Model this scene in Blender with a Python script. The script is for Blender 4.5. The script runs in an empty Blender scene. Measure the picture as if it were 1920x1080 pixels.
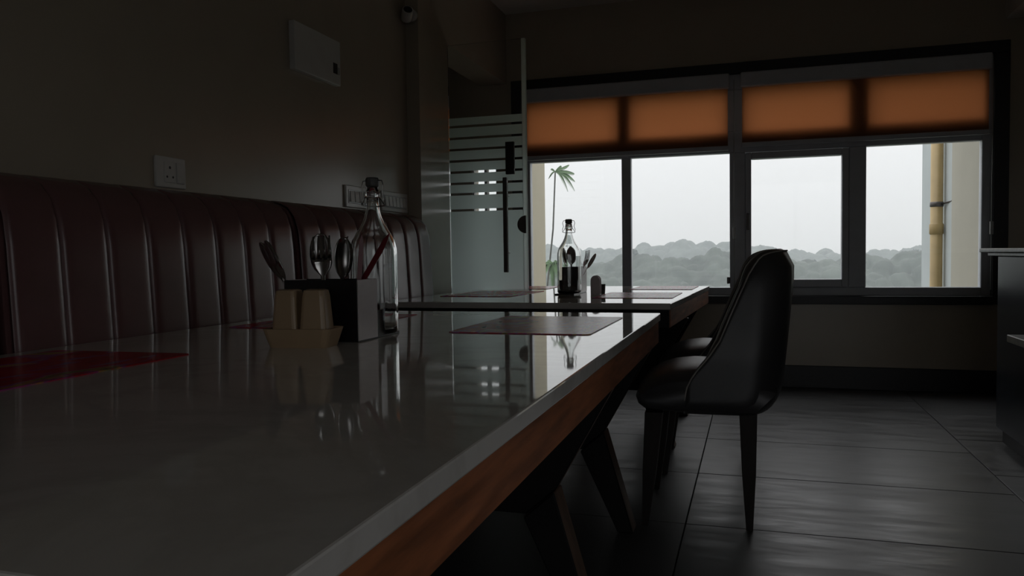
import bpy, bmesh, math, random
from mathutils import Vector, Matrix
import numpy as np

random.seed(7); rng = np.random.default_rng(7)
S = bpy.context.scene
C = S.collection
PI = math.pi

# ------------------------------------------------------------------ camera, world, exposure
cam_d = bpy.data.cameras.new('camera'); cam = bpy.data.objects.new('camera', cam_d); C.objects.link(cam)
R = ((0.954494, 0.297884, -0.014385), (-0.000689, -0.046031, -0.99894), (-0.29823, 0.953492, -0.043731))
right, down, fwd = (Vector(r) for r in R)
m = Matrix((right, -down, -fwd)).transposed().to_4x4(); m.translation = (0, 0, 0.98)
cam.matrix_world = m
cam_d.sensor_width = 36; cam_d.lens = 1450 / 1920 * 36; cam_d.clip_start = 0.02; cam_d.clip_end = 3000
S.camera = cam

W = bpy.data.worlds.new('overcast'); S.world = W; W.use_nodes = True
nt = W.node_tree; nt.nodes.clear()
SKY_H, SKY_Z, SKY_S = 0.555, 2.4, 1.0   # bright overcast: the zenith is the brightest part, the hazy horizon the dimmest
tc = nt.nodes.new('ShaderNodeTexCoord'); sep = nt.nodes.new('ShaderNodeSeparateXYZ')
rmp = nt.nodes.new('ShaderNodeValToRGB'); bg = nt.nodes.new('ShaderNodeBackground'); out = nt.nodes.new('ShaderNodeOutputWorld')
mr = nt.nodes.new('ShaderNodeMapRange'); mr.inputs[1].default_value = -1; mr.inputs[2].default_value = 1
nt.links.new(tc.outputs['Generated'], sep.inputs[0]); nt.links.new(sep.outputs['Z'], mr.inputs[0])
nt.links.new(mr.outputs[0], rmp.inputs[0]); nt.links.new(rmp.outputs[0], bg.inputs[0]); nt.links.new(bg.outputs[0], out.inputs[0])
e = rmp.color_ramp.elements
e[0].position = 0.0; e[0].color = (0.16, 0.17, 0.17, 1)
e[1].position = 1.0; e[1].color = (SKY_Z, SKY_Z, SKY_Z * 1.03, 1)
a = e.new(0.485); a.color = (0.2, 0.21, 0.21, 1)
a = e.new(0.50); a.color = (SKY_H * .985, SKY_H * .995, SKY_H, 1)
bg.inputs[1].default_value = SKY_S
W.cycles.sampling_method = 'MANUAL'; W.cycles.sample_map_resolution = 512

S.view_settings.view_transform = 'Standard'; S.view_settings.look = 'None'
S.view_settings.gamma = 1.0; S.view_settings.use_curve_mapping = False
S.view_settings.exposure = 0.22
cy = S.cycles
cy.max_bounces = 14; cy.diffuse_bounces = 5; cy.glossy_bounces = 6; cy.transmission_bounces = 12; cy.transparent_max_bounces = 24
cy.volume_bounces = 2; cy.sample_clamp_indirect = 6.0; cy.use_denoising = True; cy.caustics_refractive = True

# ------------------------------------------------------------------ materials
def nodes(name):
    mt = bpy.data.materials.new(name); mt.use_nodes = True; n = mt.node_tree
    return mt, n, n.nodes['Principled BSDF'], n.nodes['Material Output']
def ramp(n, fac, cols):
    r = n.nodes.new('ShaderNodeValToRGB'); el = r.color_ramp.elements
    for i, (p, c) in enumerate(cols):
        x = el[i] if i < 2 else el.new(p)
        x.position = p; x.color = (*c, 1)
    n.links.new(fac, r.inputs[0]); return r.outputs[0]
def coords(n, scale, kind='Object'):
    t = n.nodes.new('ShaderNodeTexCoord'); mp = n.nodes.new('ShaderNodeMapping'); mp.inputs['Scale'].default_value = scale
    n.links.new(t.outputs[kind], mp.inputs[0]); return mp.outputs[0]
def noise(n, vec, scale, detail=4, rough=.55, dist=0):
    x = n.nodes.new('ShaderNodeTexNoise'); x.inputs['Scale'].default_value = scale; x.inputs['Detail'].default_value = detail
    x.inputs['Roughness'].default_value = rough; x.inputs['Distortion'].default_value = dist
    n.links.new(vec, x.inputs['Vector']); return x.outputs['Fac']
def bump(n, b, h, strength=.2, dist=.002):
    bp = n.nodes.new('ShaderNodeBump'); bp.inputs['Strength'].default_value = strength; bp.inputs['Distance'].default_value = dist
    n.links.new(h, bp.inputs['Height']); n.links.new(bp.outputs[0], b.inputs['Normal'])
def mat(name, col, rough=.5, metal=0, spec=.5, var=.12, nscale=12, stretch=(1, 1, 1), bmp=0, bscale=60, ior=1.5, coat=0):
    mt, n, b, o = nodes(name)
    v = coords(n, stretch); f = noise(n, v, nscale)
    c0 = tuple(x * (1 - var) for x in col); c1 = tuple(min(1, x * (1 + var)) for x in col)
    n.links.new(ramp(n, f, [(.3, c0), (.7, c1)]), b.inputs['Base Color'])
    b.inputs['Roughness'].default_value = rough; b.inputs['Metallic'].default_value = metal
    b.inputs['Specular IOR Level'].default_value = spec; b.inputs['IOR'].default_value = ior
    b.inputs['Coat Weight'].default_value = coat; b.inputs['Coat Roughness'].default_value = .08
    if bmp: bump(n, b, noise(n, v, bscale, 6), bmp)
    return mt
M = {}
M['wall'] = mat('beige wall paint', (.40, .345, .275), .25, var=.04, nscale=3, bmp=.03, bscale=90)
M['ceiling'] = mat('ceiling paint', (.62, .58, .52), .8, var=.04)
M['granite'] = mat('black granite', (.012, .012, .014), .42, var=.25, nscale=120)
M['alu'] = mat('grey powder coated aluminium', (.50, .52, .56), .42, var=.05)
M['white_plastic'] = mat('white plastic', (.62, .61, .58), .25, var=.03)
M['grey_plastic'] = mat('grey plastic', (.4, .41, .4), .2, var=.03)
M['black'] = mat('black plastic', (.012, .012, .013), .4, var=.1)
M['steel'] = mat('polished steel', (.38, .37, .36), .2, 1, var=.05, nscale=30)
M['chrome'] = mat('brushed steel', (.55, .55, .56), .28, 1, var=.06, nscale=20, stretch=(1, 1, .1))
M['dark_metal'] = mat('dark brushed metal', (.10, .09, .085), .38, .6, var=.1)
M['wood'] = mat('orange brown wood', (.36, .125, .05), .45, var=.45, nscale=5, stretch=(9, 1, 9), bmp=.08)
M['dark_wood'] = mat('dark stained wood', (.016, .011, .009), .55, spec=.35, var=.3, nscale=6, stretch=(6, 6, 1))
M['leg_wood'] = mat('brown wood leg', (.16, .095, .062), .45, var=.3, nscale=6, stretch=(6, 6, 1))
M['black_wood'] = mat('near black board', (.009, .008, .008), .6, spec=.3, var=.2)
M['maroon'] = mat('maroon leatherette', (.165, .082, .082), .27, var=.08, nscale=8, bmp=.08, ior=1.6, bscale=260)
M['plinth'] = mat('dark laminate plinth', (.03, .022, .018), .5)
M['leather'] = mat('charcoal leather', (.045, .044, .047), .42, var=.12, nscale=9, bmp=.1, bscale=220, ior=1.6)
M['thread'] = mat('pale piping', (.42, .40, .37), .6)
M['beige'] = mat('beige melamine', (.42, .30, .185), .35, var=.05)
M['caddy_black'] = mat('black caddy lacquer', (.012, .011, .011), .3, var=.2)
M['caddy_side'] = mat('grey steel caddy end', (.66, .61, .61), .35, .2, var=.08)
M['red'] = mat('dark red knife colour', (.13, .008, .012), .25, var=.1)  # one dark red over the whole knife
M['counter_top'] = mat('pale stone counter top', (.46, .5, .48), .3, var=.12, nscale=30)
M['counter'] = mat('dark blue grey laminate', (.035, .042, .05), .22, var=.15, nscale=4)
M['ledge'] = mat('grey brown ledge board', (.22, .21, .17), .4, var=.2, nscale=10)
M['ext_beige'] = mat('exterior beige render', (.60, .55, .43), .9, var=.04, nscale=2)
M['ext_grey'] = mat('exterior grey render', (.46, .50, .50), .9, var=.05, nscale=2)
M['ext_shade'] = mat('exterior beige render in painted shade', (.43, .41, .345), .9, var=.04, nscale=2)  # beige render again, its shade put into the base colour
M['pipe'] = mat('ochre painted pipe', (.33, .24, .105), .5, var=.12, nscale=5)
M['frond'] = mat('palm leaf', (.07, .13, .05), .6, var=.3, nscale=2)
M['trunk'] = mat('palm bark', (.08, .08, .07), .9, var=.3, nscale=3)
M['canopy'] = mat('forest canopy', (.05, .062, .05), .95, var=.4, nscale=.12)
M['soil'] = mat('valley ground', (.07, .09, .06), .95, var=.3, nscale=.05)
M['grout'] = mat('dark grout', (.012, .012, .012), .9)
M['rubber'] = mat('grey stopper', (.10, .10, .095), .5)

def marble():
    mt, n, b, o = nodes('polished white marble')
    v = coords(n, (1, 1, 1)); f = noise(n, v, 2.2, 8, .6, 1.2)
    n.links.new(ramp(n, f, [(.40, (.74, .71, .67)), (.5, (.67, .64, .60)), (.56, (.75, .72, .68))]), b.inputs['Base Color'])
    b.inputs['Roughness'].default_value = .035; b.inputs['IOR'].default_value = 1.7
    bump(n, b, noise(n, v, 5, 2), .012, .004)
    return mt
M['marble'] = marble()
def tile():
    mt, n, b, o = nodes('dark slate porcelain')
    g = n.nodes.new('ShaderNodeNewGeometry'); mp = n.nodes.new('ShaderNodeMapping'); mp.inputs['Scale'].default_value = (1.1, 6, 1)
    oi = n.nodes.new('ShaderNodeObjectInfo'); ad = n.nodes.new('ShaderNodeVectorMath'); ad.operation = 'ADD'
    ml = n.nodes.new('ShaderNodeMath'); ml.operation = 'MULTIPLY'; ml.inputs[1].default_value = 40
    n.links.new(oi.outputs['Random'], ml.inputs[0]); n.links.new(g.outputs['Position'], ad.inputs[0]); n.links.new(ml.outputs[0], ad.inputs[1])
    n.links.new(ad.outputs[0], mp.inputs[0])
    f = noise(n, mp.outputs[0], 2.5, 8, .65, .6)
    n.links.new(ramp(n, f, [(.3, (.055, .056, .058)), (.7, (.105, .108, .111))]), b.inputs['Base Color'])
    mr_ = n.nodes.new('ShaderNodeMapRange'); mr_.inputs[1].default_value = .3; mr_.inputs[2].default_value = .7
    mr_.inputs[3].default_value = .29; mr_.inputs[4].default_value = .47
    n.links.new(f, mr_.inputs[0]); n.links.new(mr_.outputs[0], b.inputs['Roughness'])
    b.inputs['IOR'].default_value = 1.65; bump(n, b, f, .12, .003)
    return mt
M['tile'] = tile()
def glass_pane():
    mt, n, b, o = nodes('window glass'); n.nodes.remove(b)
    t = n.nodes.new('ShaderNodeBsdfTransparent'); g = n.nodes.new('ShaderNodeBsdfGlossy'); g.inputs['Roughness'].default_value = .0
    t.inputs[0].default_value = (.975, .985, .985, 1)
    fr = n.nodes.new('ShaderNodeFresnel'); fr.inputs['IOR'].default_value = 1.45
    mx = n.nodes.new('ShaderNodeMixShader'); n.links.new(fr.outputs[0], mx.inputs[0]); n.links.new(t.outputs[0], mx.inputs[1]); n.links.new(g.outputs[0], mx.inputs[2])
    n.links.new(mx.outputs[0], o.inputs[0]); return mt
M['pane'] = glass_pane()
def clear_glass(name, ior, col=(1, 1, 1)):
    mt, n, b, o = nodes(name)
    b.inputs['Base Color'].default_value = (*col, 1); b.inputs['Transmission Weight'].default_value = 1
    b.inputs['Roughness'].default_value = 0.0; b.inputs['IOR'].default_value = ior
    return mt
M['bottle_glass'] = clear_glass('bottle glass', 1.48, (.97, .985, .98))
def translucent(name, col, diff, mixf, rough=.5):
    mt, n, b, o = nodes(name)
    t = n.nodes.new('ShaderNodeBsdfTranslucent'); t.inputs[0].default_value = (*col, 1)
    v = coords(n, (1, 1, 1)); f = noise(n, v, 160, 2)
    n.links.new(ramp(n, f, [(.35, tuple(x * .93 for x in col)), (.65, col)]), t.inputs[0])
    b.inputs['Base Color'].default_value = (*diff, 1); b.inputs['Roughness'].default_value = rough
    mx = n.nodes.new('ShaderNodeMixShader'); mx.inputs[0].default_value = mixf
    n.links.new(b.outputs[0], mx.inputs[1]); n.links.new(t.outputs[0], mx.inputs[2]); n.links.new(mx.outputs[0], o.inputs[0]); return mt
M['blind'] = translucent('orange blind fabric', (.40, .135, .048), (.30, .16, .09), .62, .8)
def frost():
    mt, n, b, o = nodes('frosted film')
    rf = n.nodes.new('ShaderNodeBsdfRefraction'); rf.inputs['Color'].default_value = (.88, .95, .93, 1); rf.inputs['Roughness'].default_value = .55; rf.inputs['IOR'].default_value = 1.25
    b.inputs['Base Color'].default_value = (.5, .55, .54, 1); b.inputs['Roughness'].default_value = .3
    tr = n.nodes.new('ShaderNodeBsdfTranslucent'); tr.inputs[0].default_value = (.90, .96, .945, 1)
    m2 = n.nodes.new('ShaderNodeMixShader'); m2.inputs[0].default_value = .55; n.links.new(rf.outputs[0], m2.inputs[1]); n.links.new(tr.outputs[0], m2.inputs[2])
    mx = n.nodes.new('ShaderNodeMixShader'); mx.inputs[0].default_value = .95
    n.links.new(b.outputs[0], mx.inputs[1]); n.links.new(m2.outputs[0], mx.inputs[2]); n.links.new(mx.outputs[0], o.inputs[0]); return mt
M['frost'] = frost()
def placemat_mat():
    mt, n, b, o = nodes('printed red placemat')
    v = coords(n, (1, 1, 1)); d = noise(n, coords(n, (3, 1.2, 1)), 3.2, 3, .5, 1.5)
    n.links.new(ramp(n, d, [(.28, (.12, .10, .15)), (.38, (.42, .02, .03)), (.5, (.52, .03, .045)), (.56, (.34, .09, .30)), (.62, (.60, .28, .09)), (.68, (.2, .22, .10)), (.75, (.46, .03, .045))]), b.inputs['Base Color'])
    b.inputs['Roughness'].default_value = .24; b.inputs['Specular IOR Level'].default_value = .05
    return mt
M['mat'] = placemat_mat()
def haze_mat(density):
    mt, n, b, o = nodes('valley haze'); n.nodes.remove(b)
    s = n.nodes.new('ShaderNodeVolumeScatter'); s.inputs['Color'].default_value = (.88, .95, 1, 1); s.inputs['Density'].default_value = density
    n.links.new(s.outputs[0], o.inputs['Volume']); return mt

# ------------------------------------------------------------------ mesh helpers
def obj(name, bm, material, parent=None, smooth=False, loc=None):
    me = bpy.data.meshes.new(name)
    if smooth:
        for f in bm.faces: f.smooth = True
    bm.normal_update(); bm.to_mesh(me); bm.free()
    o = bpy.data.objects.new(name, me); C.objects.link(o)
    if material is not None: me.materials.append(M[material] if isinstance(material, str) else material)
    if parent is not None: o.parent = parent
    if loc is not None: o.location = loc
    return o
def thing(name, label, cat, loc=(0, 0, 0), rz=0, group=None):
    o = bpy.data.objects.new(name, None); C.objects.link(o); o.empty_display_size = .1
    o.location = loc; o.rotation_euler = (0, 0, rz)
    return tag(o, label, cat, group)
def tag(o, label, cat, group=None, kind=None):
    o['label'] = label; o['category'] = cat
    if group: o['group'] = group
    if kind: o['kind'] = kind
    return o
def struct(name, bm, material, smooth=False):
    o = obj(name, bm, material, None, smooth); o['kind'] = 'structure'; return o
def add_box(bm, x0, x1, y0, y1, z0, z1, bev=0, seg=2, mtx=None):
    vs = [bm.verts.new((x, y, z)) for x in (x0, x1) for y in (y0, y1) for z in (z0, z1)]
    fs = [bm.faces.new([vs[i] for i in q]) for q in ((0, 1, 3, 2), (4, 6, 7, 5), (0, 4, 5, 1), (2, 3, 7, 6), (0, 2, 6, 4), (1, 5, 7, 3))]
    if mtx is not None: bmesh.ops.transform(bm, matrix=mtx, verts=vs)
    if bev:
        es = list({ed for f in fs for ed in f.edges})
        bmesh.ops.bevel(bm, geom=es, offset=bev, segments=seg, affect='EDGES', profile=.5)
    return vs
def bx(x0, x1, y0, y1, z0, z1, bev=0, seg=2):
    bm = bmesh.new(); add_box(bm, x0, x1, y0, y1, z0, z1, bev, seg); return bm
def add_prism(bm, poly, axis, a0, a1, bev=0, seg=2):
    """poly of 2-D points extruded along axis ('x','y','z') from a0 to a1"""
    def p(q, t): return {'x': (t, q[0], q[1]), 'y': (q[0], t, q[1]), 'z': (q[0], q[1], t)}[axis]
    A = [bm.verts.new(p(q, a0)) for q in poly]; B = [bm.verts.new(p(q, a1)) for q in poly]
    n_ = len(poly); fs = [bm.faces.new(A[::-1]), bm.faces.new(B)]
    for i in range(n_): fs.append(bm.faces.new((A[i], A[(i + 1) % n_], B[(i + 1) % n_], B[i])))
    if bev:
        bmesh.ops.bevel(bm, geom=list({ed for f in fs for ed in f.edges}), offset=bev, segments=seg, affect='EDGES', profile=.5)
    bmesh.ops.recalc_face_normals(bm, faces=bm.faces)
def prism(poly, axis, a0, a1, bev=0, seg=2):
    bm = bmesh.new(); add_prism(bm, poly, axis, a0, a1, bev, seg); return bm
def add_lathe(bm, prof, n_=32, centre=(0, 0), fl=0, nf=0, closed=False):
    """prof: list of (radius, z)"""
    rows = []
    for r, z in prof:
        if r < 1e-6: rows.append([bm.verts.new((centre[0], centre[1], z))]); continue
        row = []
        for i in range(n_):
            t = 2 * PI * i / n_
            rr = r * (1 + (fl(z) if fl else 0) * math.cos(nf * t))
            row.append(bm.verts.new((centre[0] + rr * math.cos(t), centre[1] + rr * math.sin(t), z)))
        rows.append(row)
    pairs = list(zip(rows, rows[1:])) + ([(rows[-1], rows[0])] if closed else [])
    for a_, b_ in pairs:
        for i in range(n_):
            j = (i + 1) % n_
            if len(a_) == 1 and len(b_) == 1: continue
            if len(a_) == 1: bm.faces.new((a_[0], b_[j], b_[i]))
            elif len(b_) == 1: bm.faces.new((a_[i], a_[j], b_[0]))
            else: bm.faces.new((a_[i], a_[j], b_[j], b_[i]))
    bmesh.ops.recalc_face_normals(bm, faces=bm.faces)
def lathe(prof, n_=32, **k):
    bm = bmesh.new(); add_lathe(bm, prof, n_, **k); return bm
def add_tube(bm, pts, rad, n_=8, cap=True, closed=False):
    pts = [Vector(p) for p in pts]; rings = []; N = len(pts)
    rads = rad if isinstance(rad, (list, tuple)) else [rad] * N
    up = None
    for i, p in enumerate(pts):
        a_ = pts[(i - 1) % N] if (closed or i > 0) else p; b_ = pts[(i + 1) % N] if (closed or i < N - 1) else p
        d = (b_ - a_).normalized()
        if up is None: up = d.orthogonal().normalized()
        up = (up - d * up.dot(d)); up = up.normalized() if up.length > 1e-6 else d.orthogonal().normalized()
        s = d.cross(up)
        rings.append([bm.verts.new(p + (up * math.cos(2 * PI * k / n_) + s * math.sin(2 * PI * k / n_)) * rads[i]) for k in range(n_)])
    for i in range(N if closed else N - 1):
        A, B = rings[i], rings[(i + 1) % N]
        for k in range(n_): bm.faces.new((A[k], A[(k + 1) % n_], B[(k + 1) % n_], B[k]))
    if cap and not closed: bm.faces.new(rings[0][::-1]); bm.faces.new(rings[-1])
def tube(pts, rad, n_=8, **k):
    bm = bmesh.new(); add_tube(bm, pts, rad, n_, **k); return bm
def add_grid(bm, rows):
    V = [[bm.verts.new(p) for p in r] for r in rows]
    for a_, b_ in zip(V, V[1:]):
        for i in range(len(a_) - 1): bm.faces.new((a_[i], a_[i + 1], b_[i + 1], b_[i]))
    return V
def lerp_table(tab, v):
    if v <= tab[0][0]: return tab[0][1]
    for (a_, p), (b_, q) in zip(tab, tab[1:]):
        if v <= b_: return p + (q - p) * (v - a_) / (b_ - a_)
    return tab[-1][1]
def dup(root, loc=None, rz=None, label=None):
    r = root.copy(); C.objects.link(r)
    if loc is not None: r.location = loc
    if rz is not None: r.rotation_euler = (0, 0, rz)
    if label: r['label'] = label
    for ch in list(root.children):
        c = ch.copy(); C.objects.link(c); c.parent = r
        for g in ch.children:
            d = g.copy(); C.objects.link(d); d.parent = c
    return r

# ------------------------------------------------------------------ room shell
XHALL = 4.74
YB, XL, XP, XR, YR, HC = 5.85, -1.93, -1.85, 2.30, -2.6, 2.85
XLOB = -3.6
fl = struct('floor', bx(XLOB - .1, XHALL, YR - .12, 6.1, -.16, -.014), 'grout')
tile_cache = {}
def put_tile(x0, x1, y0, y1):
    w, d = round(x1 - x0 - .004, 3), round(y1 - y0 - .004, 3)
    if w < .02 or d < .02: return
    k = (w, d)
    if k not in tile_cache:
        o = obj('tile', bx(-w / 2, w / 2, -d / 2, d / 2, -.014, 0, .0015, 1), 'tile', fl); tile_cache[k] = o
    else:
        o = tile_cache[k].copy(); C.objects.link(o)
    o.location = ((x0 + x1) / 2, (y0 + y1) / 2, random.uniform(-.0006, .0))
    o.rotation_euler = (random.uniform(-.0012, .0012), random.uniform(-.0007, .0007), 0)
TX, TY = 1.225, .664
for c in range(-2, 2):
    x0 = -.235 + c * TX; x1 = x0 + TX
    off = 2.807 if c < 1 else 2.807 + .283 + TY
    x0c, x1c = max(x0, XL), min(x1, XR)
    k0 = math.floor((YR - off) / TY)
    for k in range(k0, 30):
        y0 = off + k * TY; y1 = y0 + TY
        y0c, y1c = max(y0, YR), min(y1, YB)
        if y1c - y0c > .03: put_tile(x0c, x1c, y0c, y1c)
# lobby floor tiles beyond the opening
for k in range(7):
    for j in range(2): put_tile(XR + j * 1.15, XR + (j + 1) * 1.15, YR + k * .52, YR + min((k + 1) * .52, 3.6))
for k in range(3): put_tile(-3.6 + k * .55, -3.6 + (k + 1) * .55, 4.62, 5.84)

struct('ceiling', bx(XLOB - .1, XHALL, YR - .12, 6.1, HC, HC + .12), 'ceiling')
# window wall with two openings
bm = bmesh.new()
WX0, WX1, WZ0, WZ1 = -1.735, 1.512, .652, 2.255
LX0, LX1, LZ0, LZ1 = -2.155, -1.945, .652, 1.70
Y0, Y1 = YB, YB + .16
for b in ((XLOB - .1, LX0, 0, HC), (LX0, LX1, 0, LZ0), (LX0, LX1, LZ1, HC), (LX1, WX0, 0, HC), (WX0, WX1, 0, WZ0), (WX0, WX1, WZ1, HC), (WX1, XR + .12, 0, HC)):
    add_box(bm, b[0], b[1], Y0, Y1, b[2], b[3])
struct('wall_back', bm, 'wall')
# left wall: recessed run behind the benches, then the pier, the doorway lintel
bm = bmesh.new(); add_box(bm, XL - .14, XL, YR - .12, 4.17, 0, HC); add_box(bm, XL - .14, XP, 4.17, 4.62, 0, HC)
add_box(bm, XL - .14, XP, 4.62, YB, 2.315, HC)
struct('wall_left', bm, 'wall')
bm = bmesh.new(); add_box(bm, XLOB - .1, XLOB, 3.9, YB, 0, HC); add_box(bm, XLOB, XL - .14, 3.9, 4.0, 0, HC); struct('wall_lobby', bm, 'wall')
struct('wall_right', bx(XR, XR + .12, 1.0, YB, 0, HC), 'wall')
# unseen hall on the right, opened for a side window added as fill light
XH = 4.6
bm = bmesh.new(); fw = (-.3, 1.7, .1, 2.2)
add_box(bm, XLOB, fw[0], YR - .12, YR, 0, HC); add_box(bm, fw[1], XH, YR - .12, YR, 0, HC)
add_box(bm, fw[0], fw[1], YR - .12, YR, 0, fw[2]); add_box(bm, fw[0], fw[1], YR - .12, YR, fw[3], HC); struct('wall_front', bm, 'wall')
fill_win_front = struct('fill_window_front', bx(fw[0], fw[0] + .05, YR - .09, YR - .03, fw[2], fw[3]), 'alu')  # unseen window added behind the camera to raise the ambient light
for q in ((fw[1] - .05, fw[1], fw[2], fw[3]), (.675, .725, fw[2], fw[3]), (fw[0] + .05, fw[1] - .05, fw[2], fw[2] + .05), (fw[0] + .05, fw[1] - .05, fw[3] - .05, fw[3])):
    obj('frame_bar', bx(q[0], q[1], YR - .09, YR - .03, q[2], q[3]), 'alu', fill_win_front)
g = bmesh.new(); g.faces.new([g.verts.new(p) for p in ((fw[0], YR - .06, fw[2]), (fw[1], YR - .06, fw[2]), (fw[1], YR - .06, fw[3]), (fw[0], YR - .06, fw[3]))]); obj('glass_pane', g, 'pane', fill_win_front)
struct('wall_hall', bx(XR + .12, XH, 1.0, 1.12, 0, HC), 'wall')
bm = bmesh.new(); sw = (-1.6, .75, .15, 2.5)
add_box(bm, XH, XH + .14, YR - .12, sw[0], 0, HC); add_box(bm, XH, XH + .14, sw[1], 1.12, 0, HC)
add_box(bm, XH, XH + .14, sw[0], sw[1], 0, sw[2]); add_box(bm, XH, XH + .14, sw[0], sw[1], sw[3], HC); struct('wall_hall_side', bm, 'wall')
fill_win_side = struct('fill_window_side', bx(XH + .03, XH + .09, sw[0], sw[0] + .05, sw[2], sw[3]), 'alu')  # added side window, lights the room from outside the view
for q in ((sw[1] - .05, sw[1], sw[2], sw[3]), (-.45, -.40, sw[2], sw[3]), (sw[0] + .05, sw[1] - .05, sw[2], sw[2] + .05), (sw[0] + .05, sw[1] - .05, sw[3] - .05, sw[3])):
    obj('frame_bar', bx(XH + .03, XH + .09, *q), 'alu', fill_win_side)
g = bmesh.new(); g.faces.new([g.verts.new(p) for p in ((XH + .06, sw[0], sw[2]), (XH + .06, sw[1], sw[2]), (XH + .06, sw[1], sw[3]), (XH + .06, sw[0], sw[3]))]); obj('glass_pane', g, 'pane', fill_win_side)
struct('trim_1', bx(1.57, XR, 3.2, YB, 2.468, HC), 'ceiling')                       # bulkhead over the counter
struct('baseboard_back', bx(XL, XR, YB - .014, YB, 0, .158, .003, 1), 'granite')
bm = bmesh.new(); add_box(bm, XL, XL + .012, YR, 4.17, 0, .1, .002, 1); add_box(bm, XP, XP + .012, 4.17, 4.62, 0, .1, .002, 1)
struct('baseboard_left', bm, 'granite')
# granite surround of the window
bm = bmesh.new(); t0, t1 = YB - .022, YB + .03
add_box(bm, -1.81, 1.597, t0, t1, 2.25, 2.328, .003, 1); add_box(bm, 1.507, 1.597, t0, t1, .60, 2.25, .003, 1)
add_box(bm, -1.81, -1.73, t0, t1, .60, 2.25, .003, 1); add_box(bm, -1.73, 1.507, t0 - .03, t1, .598, .656, .004, 2)
struct('trim_2', bm, 'granite')

# ------------------------------------------------------------------ window
win = struct('window_1', bx(-1.733, -1.672, 5.862, 5.93, .656, 2.252, .004, 1), 'alu')
def wpart(name, x0, x1, z0, z1, y0=5.862, y1=5.93, parent=None, bev=.004): return obj(name, bx(x0, x1, y0, y1, z0, z1, bev, 1), 'alu', parent or win)
wpart('frame_jamb', 1.447, 1.508, .656, 2.252)
wpart('bottom_rail', -1.672, 1.447, .656, .714); wpart('head_rail', -1.672, 1.447, 2.14, 2.252)
wpart('transom', -1.672, 1.447, 1.690, 1.842)
FAN = ((-.985, -.877), (-.190, -.062), (.622, .756))
for x0, x1 in ((-.953, -.883), (-.166, -.056), (.634, .744)):
    wpart('mullion', x0, x1, .714, 1.69)
for x0, x1 in FAN: wpart('fanlight_mullion', x0, x1, 1.842, 2.14)
sash = wpart('sash_stile', -.056, -.016, .716, 1.684, 5.850)
for q in ((.588, .632, .716, 1.684), (-.016, .588, .716, .772), (-.016, .588, 1.638, 1.684)): wpart('sash_rail', *q, 5.850)
obj('sash_handle', bx(-.048, -.028, 5.83, 5.85, 1.13, 1.25, .004, 2), 'dark_metal', win)
obj('latch', bx(-.186, -.166, 5.85, 5.87, .742, .79, .003, 1), 'dark_metal', win)
for x0, x1, z0, z1 in ((-1.672, -.953, .714, 1.69), (-.883, -.166, .714, 1.69), (-.016, .588, .772, 1.638), (.744, 1.447, .714, 1.69),
                       (-1.672, -.985, 1.842, 2.14), (-.877, -.19, 1.842, 2.14), (-.062, .622, 1.842, 2.14), (.756, 1.447, 1.842, 2.14)):
    g = bmesh.new(); vs = [g.verts.new(p) for p in ((x0, 5.90, z0), (x1, 5.90, z0), (x1, 5.90, z1), (x0, 5.90, z1))]; g.faces.new(vs)
    obj('glass_pane', g, 'pane', win)
# lobby window, a narrow light beside the doorway
win2 = struct('window_2', bx(LX0, LX0 + .012, 5.87, 5.93, LZ0, LZ1), 'alu')
for q in ((LX1 - .012, LX1, LZ0, LZ1), (LX0 + .012, LX1 - .012, LZ0, LZ0 + .04), (LX0 + .012, LX1 - .012, LZ1 - .012, LZ1), (-2.055, -2.035, LZ0 + .04, LZ1 - .012)): wpart('frame_bar', *q, 5.87, 5.93, win2, .002)
g = bmesh.new(); g.faces.new([g.verts.new(p) for p in ((LX0, 5.90, LZ0), (LX1, 5.90, LZ0), (LX1, 5.90, LZ1), (LX0, 5.90, LZ1))]); obj('glass_pane', g, 'pane', win2)

# ------------------------------------------------------------------ glass door, swung into the room
door = struct('door_1', bx(XP + .001, -1.336 - .026, 4.614, 4.624, .012, 2.303), 'pane')
YD = 4.614
obj('edge_profile', bx(-1.362, -1.336, 4.606, 4.632, .012, 2.303, .003, 2), 'frost', door)
obj('film_panel', bx(XP + .002, -1.363, YD - .0012, YD - .0004, .012, 1.255), 'frost', door)
zs = [1.262, 1.364, 1.431, 1.503, 1.573, 1.645, 1.716, 1.790, 1.852]
for a_, b_ in zip(zs, zs[1:]):
    obj('film_band', bx(XP + .002, -1.363, YD - .0012, YD - .0004, a_ + .0075, b_ - .0075), 'frost', door)
obj('lock_box', bx(-1.468, -1.412, YD - .022, YD - .0015, 1.475, 1.675, .003, 2), 'black', door)
h = obj('pull_handle', bx(-1.472, -1.445, YD - .075, YD - .05, .868, 1.452, .004, 2), 'dark_metal', door)
for z in (.99, 1.345):
    obj('standoff', tube([(-1.458, YD - .052, z), (-1.458, YD - .0015, z)], .010, 12), 'chrome', h, True)
bm = bmesh.new(); pts = [(-1.343 - .055 * math.sin(t), 1.163 + .055 * math.cos(t)) for t in np.linspace(0, PI, 17)]
add_prism(bm, pts, 'y', YD - .018, YD - .0015, .002, 1); obj('round_lock', bm, 'dark_metal', door)
obj('patch_fitting', bx(XP + .014, XP + .12, YD - .016, YD + .026, .0, .045, .003, 1), 'chrome', door)

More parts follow.
